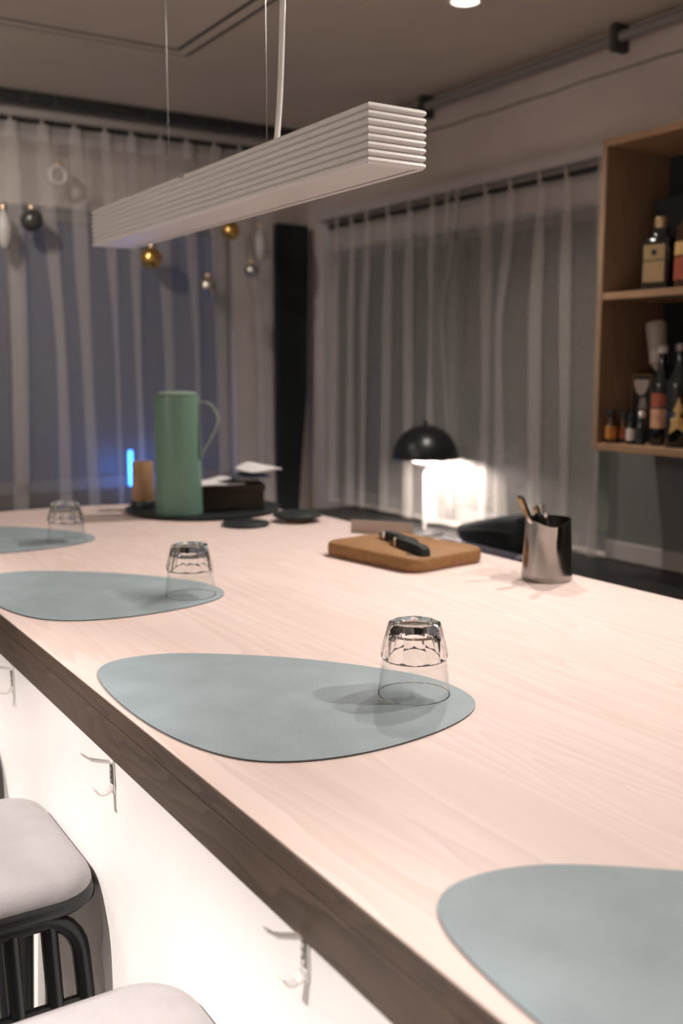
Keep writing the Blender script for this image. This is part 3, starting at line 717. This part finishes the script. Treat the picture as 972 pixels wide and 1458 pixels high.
def cutlery(name, base, top, w_, lab):
    b_, t_ = Vector(base), Vector(top)
    r = thing(name, base, lab, 'cutlery', 'cutlery in the steel pitcher')
    d_ = t_ - b_; L = d_.length
    m_ = d_.to_track_quat('Z', 'Y').to_matrix().to_4x4()
    b2 = MB().loft([[(-q, -th, z), (q, -th, z), (q, th, z), (-q, th, z)] for z, q, th in ((0.03, w_ * 0.45, 0.0015), (L * 0.45, w_ * 0.5, 0.002), (L * 0.8, w_ * 0.9, 0.0032), (L * 0.96, w_, 0.0034), (L, w_ * 0.6, 0.002))])
    b2.xf(m_).build('handle', M['chrome'], r, True, 30)
    b3 = MB().loft([[(-q, -0.001, z), (q, -0.001, z), (q, 0.001, z), (-q, 0.001, z)] for z, q in ((0.0, w_ * 0.5), (0.012, w_ * 1.2), (0.03, w_ * 0.45))])
    b3.xf(m_).build('head', M['chrome'], r, True, 30)
bx_, by_ = 1.408, 1.462
cutlery('table_knife', (bx_ + 0.012, by_ - 0.004, CT + 0.012), (1.338, 1.470, 1.172), 0.0075, 'flat chrome handle leaning left in the steel pitcher')
cutlery('table_fork', (bx_ + 0.020, by_ + 0.006, CT + 0.012), (1.384, 1.474, 1.150), 0.0055, 'middle upright chrome handle in the steel pitcher')
cutlery('tea_spoon', (bx_ + 0.024, by_ - 0.012, CT + 0.012), (1.402, 1.474, 1.152), 0.0045, 'right upright chrome handle in the steel pitcher')

# ================================================================== MUSHROOM LAMP on the back worktop
BT = 0.7852
tl = thing('table_lamp', (2.325, 3.087, BT), 'small black dome table lamp glowing in front of the curtain', 'lamp')
zr = 1.076 - BT
prof = []
for k in range(15):
    a = PI / 2 * k / 14; prof.append((0.127 * math.cos(a), zr + 0.128 * math.sin(a)))
MB().lathe(prof + [(0.0, zr + 0.125)] + [(0.124 * math.cos(PI / 2 * (14 - k) / 14), zr + 0.125 * math.sin(PI / 2 * (14 - k) / 14)) for k in range(1, 15)] + [(0.127, zr)], 56).build('shade', M['black'], tl, True)
MB().lathe([(0, zr + 0.124), (0.123 * 0.5, zr + 0.106), (0.123 * 0.86, zr + 0.061), (0.123, zr + 0.001)], 48).build('shade_lining', M['lampwhite'], tl, True)
MB().lathe([(0, 0.020), (0.006, 0.019), (0.008, 0.012), (0.006, 0.004), (0.012, 0.0), (0, 0)], 20, (0, 0, zr + 0.127)).build('finial', M['black'], tl, True)
MB().lathe([(0.056 * math.cos(a), zr + 0.012 - 0.048 * math.sin(a)) for a in [PI / 2 * k / 10 for k in range(11)]], 40).build('lower_bowl', M['lampwhite'], tl, True)
MB().tube([(0, 0, 0.012), (0, 0, 0.15), (0, 0, zr + 0.10)], 0.0055, 12).build('stem', M['lampwhite'], tl, True)
MB().lathe([(0, 0), (0.075, 0), (0.075, 0.006), (0.06, 0.012), (0.012, 0.016), (0, 0.016)], 40).build('base', M['black'], tl, True)
ld = bpy.data.lights.new('lamp_glow', 'AREA'); ld.shape = 'DISK'; ld.size = 0.19; ld.energy = 15; ld.color = (1.0, 0.86, 0.80)
lo = bpy.data.objects.new('lamp_glow', ld); COL.objects.link(lo); lo.parent = tl; lo.location = (0, 0, zr + 0.016)

# tray and pouch on the back worktop
tr = thing('shallow_tray', (2.30, 2.62, BT), 'shallow lavender grey tray on the back worktop', 'tray')
MB().bbox(-0.10, 0.10, -0.19, 0.20, 0, 0.020, 0.006, 3).build('tray_floor', M['lav'], tr, True)
MB().box(-0.10, -0.094, -0.185, 0.195, 0.018, 0.034).box(0.094, 0.10, -0.185, 0.195, 0.018, 0.034).build('side_rim', M['lav'], tr)
b = MB(); loops = []
for (s_, hx_, z0, z1) in ((-0.16, 0.05, 0.012, 0.10), (-0.145, 0.075, 0.0, 0.125), (-0.06, 0.085, 0.0, 0.120), (0.05, 0.08, 0.0, 0.095), (0.145, 0.075, 0.0, 0.070), (0.185, 0.05, 0.012, 0.045)):
    zm = (z0 + z1) / 2; hz = (z1 - z0) / 2
    loops.append([(hx_ * (abs(math.cos(a)) ** 0.5) * (1 if math.cos(a) > 0 else -1), s_ + 0.006 * math.sin(3 * a), zm + hz * (abs(math.sin(a)) ** 0.5) * (1 if math.sin(a) > 0 else -1)) for a in [2 * PI * k / 24 for k in range(24)]])
pu = thing('fabric_pouch', (2.31, 2.625, BT + 0.0205), 'black soft fabric pouch lying behind the steel pitcher', 'pouch')
b.loft(loops).build('bag', M['blackcloth'], pu, True, 60)
MB().tube([(-0.082, -0.14, 0.075), (-0.088, -0.04, 0.072), (-0.083, 0.08, 0.055), (-0.077, 0.14, 0.045)], 0.003, 6).build('zip', M['black'], pu, True)

# ================================================================== BLUE LED LIGHT on the far sill
bl_ = thing('led_light', (1.60, 4.295, FZ0 + 0.002), 'small glowing blue light stick behind the far curtain', 'light')
MB().lathe([(0, 0), (0.025, 0), (0.025, 0.012), (0.012, 0.018), (0, 0.018)], 20).build('base', M['black'], bl_, True)
MB().lathe([(0, 0.018), (0.010, 0.018), (0.010, 0.165), (0.006, 0.172), (0, 0.172)], 16).build('light_stick', M['blue_led'], bl_, True)

ld = bpy.data.lights.new('led_glow', 'POINT'); ld.energy = 1.1; ld.color = (0.04, 0.22, 1.0); ld.shadow_soft_size = 0.02
lo = bpy.data.objects.new('led_glow', ld); COL.objects.link(lo); lo.parent = bl_; lo.location = (0, -0.025, 0.09)
# ================================================================== BAUBLES hanging before the far curtain
def bauble(loc, r, m, lab, kind='ball'):
    o = thing('hanging_bauble', loc, lab, 'bauble', 'baubles hanging at the far window')
    if kind == 'ball':
        MB().lathe([(r * math.sin(a), -r * math.cos(a)) for a in [PI * k / 16 for k in range(17)]], 28).build('ball', m, o, True)
    elif kind == 'drop':
        MB().lathe([(r * 0.55 * math.sin(a) * (1 if a < PI / 2 else math.sin(a)), -r * 1.5 * math.cos(a)) for a in [PI * k / 18 for k in range(19)]], 24).build('drop', m, o, True)
    else:
        pts = [(r * math.cos(a), 0, r * math.sin(a)) for a in [2 * PI * k / 28 for k in range(29)]]
        MB().tube(pts, r * 0.30, 10).build('ring', m, o, True)
    top = r * (1.5 if kind == 'drop' else 1.28 if kind == 'ring' else 1)
    MB().lathe([(0, 0.014), (0.008, 0.014), (0.010, 0), (0, 0)], 12, (0, 0, top - 0.003)).build('cap', M['goldcap'], o, True)
    MB().tube([(0, 0, top + 0.01), (0, 0, (top + CEIL - loc[2]) / 2), (0, 0, CEIL - loc[2])], 0.0006, 5).build('thread', M['conduit'], o)
BY = 4.06
for (x, z, r, mk, kind, lab) in [(1.628, 1.868, 0.046, 'gold', 'ball', 'gold bauble just below the far end of the pendant lamp'),
                        (1.882, 1.766, 0.041, 'silver', 'ball', 'silver bauble hanging lowest of all the ornaments'),
                        (1.994, 2.005, 0.040, 'gold', 'ball', 'gold bauble highest on the right, touching the lamp outline'),
                        (2.094, 1.842, 0.032, 'silver', 'ball', 'small silver bauble nearest the black corner panel'),
                        (2.142, 1.960, 0.050, 'frost', 'drop', 'pale drop-shaped ornament near the black corner panel'),
                        (1.252, 2.163, 0.032, 'frost', 'ring', 'pale ring-shaped ornament hanging high at the left'),
                        (1.141, 1.984, 0.044, 'smoke', 'ball', 'smoky dark bauble at the left beside a curtain fold'),
                        (1.034, 1.945, 0.052, 'frost', 'drop', 'pale drop-shaped ornament at the left picture edge')]:
    bauble((x, BY, z), r, M[mk], lab, kind)

# ================================================================== WALL SHELF WITH BOTTLES
SX0, SX1 = 2.27, 2.549; SY0, SY1 = 0.95, 2.183; SZ0, SZ1 = 1.174, 2.072; T = 0.021
sh = thing('wall_shelf', (SX1, (SY0 + SY1) / 2, SZ0), 'open oak wall cabinet with two shelves of bottles', 'shelf')
def rs(o): o.location = (-SX1, -(SY0 + SY1) / 2, -SZ0); return o
rs(MB().bbox(SX0, SX1, SY1 - T, SY1, SZ0, SZ1, 0.001, 1).build('side_panel', M['shelf'], sh))
rs(MB().bbox(SX0, SX1, SY0, SY0 + T, SZ0, SZ1, 0.001, 1).build('side_panel', M['shelf'], sh))
rs(MB().bbox(SX0, SX1, SY0 + T + .0005, SY1 - T - .0005, SZ1 - T, SZ1, 0.001, 1).build('top_panel', M['shelfh'], sh))
rs(MB().bbox(SX0, SX1, SY0 + T + .0005, SY1 - T - .0005, SZ0, SZ0 + T, 0.001, 1).build('bottom_panel', M['shelfh'], sh))
rs(MB().bbox(SX0 + 0.002, SX1 - 0.008, SY0 + T + .0005, SY1 - T - .0005, 1.616, 1.636, 0.001, 1).build('shelf_board', M['shelfh'], sh))
rs(MB().box(SX1 - 0.007, SX1 - 0.001, SY0 + T + .0005, SY1 - T - .0005, SZ0 + T + .0005, SZ1 - T - .0005).build('back_panel', M['shelfback'], sh))
Z1, Z2 = 1.6365, SZ0 + T + 0.0005
def rprism(w_, d_, z0, z1, r): return sq(0, 0, w_, d_, r, z0, 4), sq(0, 0, w_, d_, r, z1, 4)
# local frame of shelf things: -x looks out of the shelf
sb = thing('liqueur_bottle', (2.350, 2.022, Z1), 'square dark bottle with a tan label on the upper shelf', 'bottle', rz=R(12))
MB().loft([sq(0, 0, 0.032 - i, 0.044 - i, 0.012, z, 4) for i, z in ((0.003, 0), (0, 0.004), (0, 0.138), (0.004, 0.146), (0.017, 0.154), (0.0195, 0.160), (0.0195, 0.176))]).build('body', M['bottle'], sb, True, 40)
lp_ = MB().bbox(-0.0335, -0.0323, -0.033, 0.033, 0.024, 0.128, 0.0005, 1).build('label_plate', M['tan'], sb)
MB().lathe([(0, 0), (0.017, 0), (0.018, 0.004), (0.018, 0.026), (0.016, 0.029), (0, 0.029)], 24, (0, 0, 0.1762)).build('cap', M['goldcap'], sb, True)
MB().lathe([(0, 0), (0.009, 0), (0.009, 0.0006), (0, 0.0006)], 20).xf(Matrix.Translation((-0.0336, 0, 0.106)) @ Matrix.Rotation(R(-90), 4, 'Y')).build('seal', M['ink'], lp_)
def text(body, size, loc, parent, m, name='lettering'):
    tc = bpy.data.curves.new(name, 'FONT'); tc.body = body; tc.size = size; tc.align_x = 'CENTER'; tc.align_y = 'CENTER'; tc.extrude = 0.0002
    tmp = bpy.data.objects.new(name, tc); COL.objects.link(tmp)
    bpy.context.view_layer.update()
    me = bpy.data.meshes.new_from_object(tmp); bpy.data.objects.remove(tmp)
    me.materials.clear(); me.materials.append(m)
    o = bpy.data.objects.new(name, me); COL.objects.link(o); o.parent = parent; o.location = loc; o.rotation_euler = (R(90), 0, R(-90))
    return o
text('DISARONNO', 0.0112, (-0.0338, 0, 0.084), lp_, M['ink'])
tag(MB().bbox(-0.04, 0.04, -0.075, 0.075, 0, 0.275, 0.002, 1).build('bottle_carton', M['boxdark'], None), 'tall dark carton behind the tan-labelled bottle', 'carton').location = (2.475, 2.045, Z1)
def round_bottle(loc, r, h, neck, m, lab, name='bottle', label=None, lz=(0.2, 0.6), cap='black', capr=None, lab2=None):
    o = thing(name, loc, lab, 'bottle', 'bottles on the wall shelf')
    nk = r * neck; hs = h * 0.60
    bo_ = MB().lathe([(0, 0), (r * 0.94, 0), (r, 0.004), (r, hs), (r * 0.93, hs + h * 0.05), (nk * 1.35, hs + h * 0.14), (nk, hs + h * 0.2), (nk, h * 0.93), (0, h * 0.93)], 28).build('body', M[m], o, True)
    MB().lathe([(0, h * 0.9305), (nk * 1.15, h * 0.9305), (nk * 1.2, h), (0, h)], 20).build('cap', M[cap], o, True)
    if label:
        MB().lathe([(r * 1.004, hs * lz[0]), (r * 1.02, hs * lz[0]), (r * 1.02, hs * lz[1]), (r * 1.004, hs * lz[1])], 28).build('label_band', M[label], bo_, True)
    if lab2:
        MB().lathe([(r * 1.004, hs * (lz[1] + 0.03)), (r * 1.02, hs * (lz[1] + 0.03)), (r * 1.02, hs * (lz[1] + 0.26)), (r * 1.004, hs * (lz[1] + 0.26))], 28).build('upper_label', M[lab2], bo_, True)
    return o
round_bottle((2.35, 1.917, Z1), 0.040, 0.26, 0.36, 'amber', 'amber bottle with yellow and red labels at the upper right edge', label='redlab', lz=(0.15, 0.55), lab2='yellow')
round_bottle((2.36, 1.80, Z1), 0.038, 0.25, 0.36, 'bottle', 'dark liqueur bottle with white label on the upper shelf', label='whitelab')
round_bottle((2.38, 1.69, Z1), 0.038, 0.27, 0.36, 'amber', 'amber liqueur bottle with tan label on the upper shelf', label='tan')
def jar(loc, r, h, lab, label, capm='steel', body='amber'):
    o = thing('spice_jar', loc, lab, 'jar', 'small jars on the lower shelf')
    MB().lathe([(0, 0), (r * 0.95, 0), (r, 0.003), (r, h * 0.68), (r * 0.7, h * 0.78), (r * 0.7, h * 0.8), (0, h * 0.8)], 24).build('body', M[body], o, True)
    MB().lathe([(0, h * 0.802), (r * 0.78, h * 0.802), (r * 0.78, h * 0.97), (r * 0.7, h), (0, h)], 20).build('lid', M[capm], o, True)
    MB().lathe([(r * 1.005, h * 0.14), (r * 1.03, h * 0.14), (r * 1.03, h * 0.52), (r * 1.005, h * 0.52)], 24).build('label_band', M[label], o, True)
jar((2.298, 2.133, Z2), 0.0165, 0.098, 'small jar with bright orange label in the lower left corner of the cabinet', 'orange', 'blackmatte')
jar((2.335, 2.118, Z2), 0.016, 0.094, 'small jar with brown label just right of the orange-labelled jar', 'redlab', 'blackmatte')
jar((2.312, 2.068, Z2), 0.0135, 0.088, 'small dark vial with a white label on the lower shelf', 'whitelab', 'blackmatte', 'bottle')
jar((2.318, 2.036, Z2), 0.0145, 0.100, 'small dark vial with a shiny steel cap on the lower shelf', 'boxdark', 'chrome', 'bottle')
# picture carton
pb = thing('dripper_carton', (2.440, 2.120, Z2), 'dark carton printed with a white coffee dripper on the lower shelf', 'carton', rz=R(4))
ca_ = MB().bbox(-0.035, 0.035, -0.036, 0.036, 0, 0.205, 0.0015, 1).build('carton', M['boxdark'], pb)
MB().box(-0.0362, -0.0352, -0.036, -0.033, 0.004, 0.203).box(-0.0362, -0.0352, 0.033, 0.036, 0.004, 0.203).box(-0.0362, -0.0352, -0.033, 0.033, 0.200, 0.203).build('printed_border', M['candle'], ca_)
def flat(poly, x, t=0.0006):
    v = [(x, y, z) for y, z in poly] + [(x - t, y, z) for y, z in poly]; n = len(poly)
    return MB().add(v, [tuple(range(n)), tuple(range(2 * n - 1, n - 1, -1))] + [(k, n + k, n + (k + 1) % n, (k + 1) % n) for k in range(n)])
flat([(-0.027, 0.188), (0.027, 0.188), (0.026, 0.172), (0.016, 0.150), (0.006, 0.142), (-0.006, 0.142), (-0.016, 0.150), (-0.026, 0.172)], -0.0353).build('printed_bowl', M['milk2'], ca_)
flat([(-0.016, 0.134), (0.002, 0.134), (0.008, 0.100), (-0.020, 0.100)], -0.0353).build('printed_cup', M['milk'], ca_)
wb = thing('squeeze_bottle', (2.40, 2.046, Z2), 'milky plastic bottle standing tall and tilted on a dark stand', 'bottle')
MB().lathe([(0, 0), (0.024, 0), (0.025, 0.004), (0.024, 0.18), (0.012, 0.205), (0.012, 0.212), (0, 0.212)], 28).build('stand', M['bottle'], wb, True)
tb = MB().lathe([(0, 0), (0.012, 0.0), (0.016, 0.010), (0.024, 0.022), (0.026, 0.030), (0.026, 0.062), (0.0265, 0.064), (0.0265, 0.066), (0.027, 0.068), (0.030, 0.115), (0.031, 0.138), (0.027, 0.146), (0, 0.146)], 28).xf(Matrix.Translation((0, 0, 0.2125)) @ Matrix.Rotation(R(-9), 4, 'X'))
tb_ = tb.build('plastic_body', M['milk'], wb, True)
MB().lathe([(0.0262, 0.028), (0.0272, 0.028), (0.0272, 0.062), (0.0262, 0.062)], 28).xf(Matrix.Translation((0, 0, 0.2125)) @ Matrix.Rotation(R(-9), 4, 'X')).build('white_collar', M['milk2'], tb_, True)
round_bottle((2.345, 1.990, Z2), 0.027, 0.285, 0.45, 'bottle', 'slim dark bottle with peach label and white cap on the lower shelf', label='peach', lz=(0.30, 0.62), cap='whitelab', lab2='redlab')
ob = round_bottle((2.335, 1.918, Z2), 0.036, 0.29, 0.40, 'bottle', 'dark bottle with a yellow star-shaped label at the lower right edge', cap='steel')
poly = []
for k in range(10):
    a = PI / 2 + 2 * PI * k / 10; rr = 0.048 if k % 2 == 0 else 0.024
    poly.append((rr * math.cos(a) * 0.8, 0.085 + rr * math.sin(a) * 1.2))
# star wraps the bottle front
v = []; f = []
for y_, z_ in poly: v.append((-math.sqrt(max(0, 0.0375 ** 2 - min(abs(y_), 0.0372) ** 2)) - 0.0008, max(-0.0372, min(0.0372, y_)), z_))
v.append((-0.0392, 0, 0.085)); f = [(k, (k + 1) % 10, 10) for k in range(10)]
v2 = [(x * 0.97, y_, z_) for x, y_, z_ in v]; nn = len(v)
f2 = [(a + nn, c + nn, b_ + nn) for a, b_, c in f] + [(k, nn + k, nn + (k + 1) % 10, (k + 1) % 10) for k in range(10)]
so = MB().add(v + v2, f + f2).build('star_label', M['yellow'], ob); so.rotation_euler = (0, 0, R(38))
round_bottle((2.36, 1.80, Z2), 0.038, 0.27, 0.36, 'amber', 'amber liqueur bottle with tan label on the lower shelf', label='tan')
round_bottle((2.38, 1.69, Z2), 0.038, 0.29, 0.36, 'bottle', 'dark liqueur bottle with white label on the lower shelf', label='whitelab')
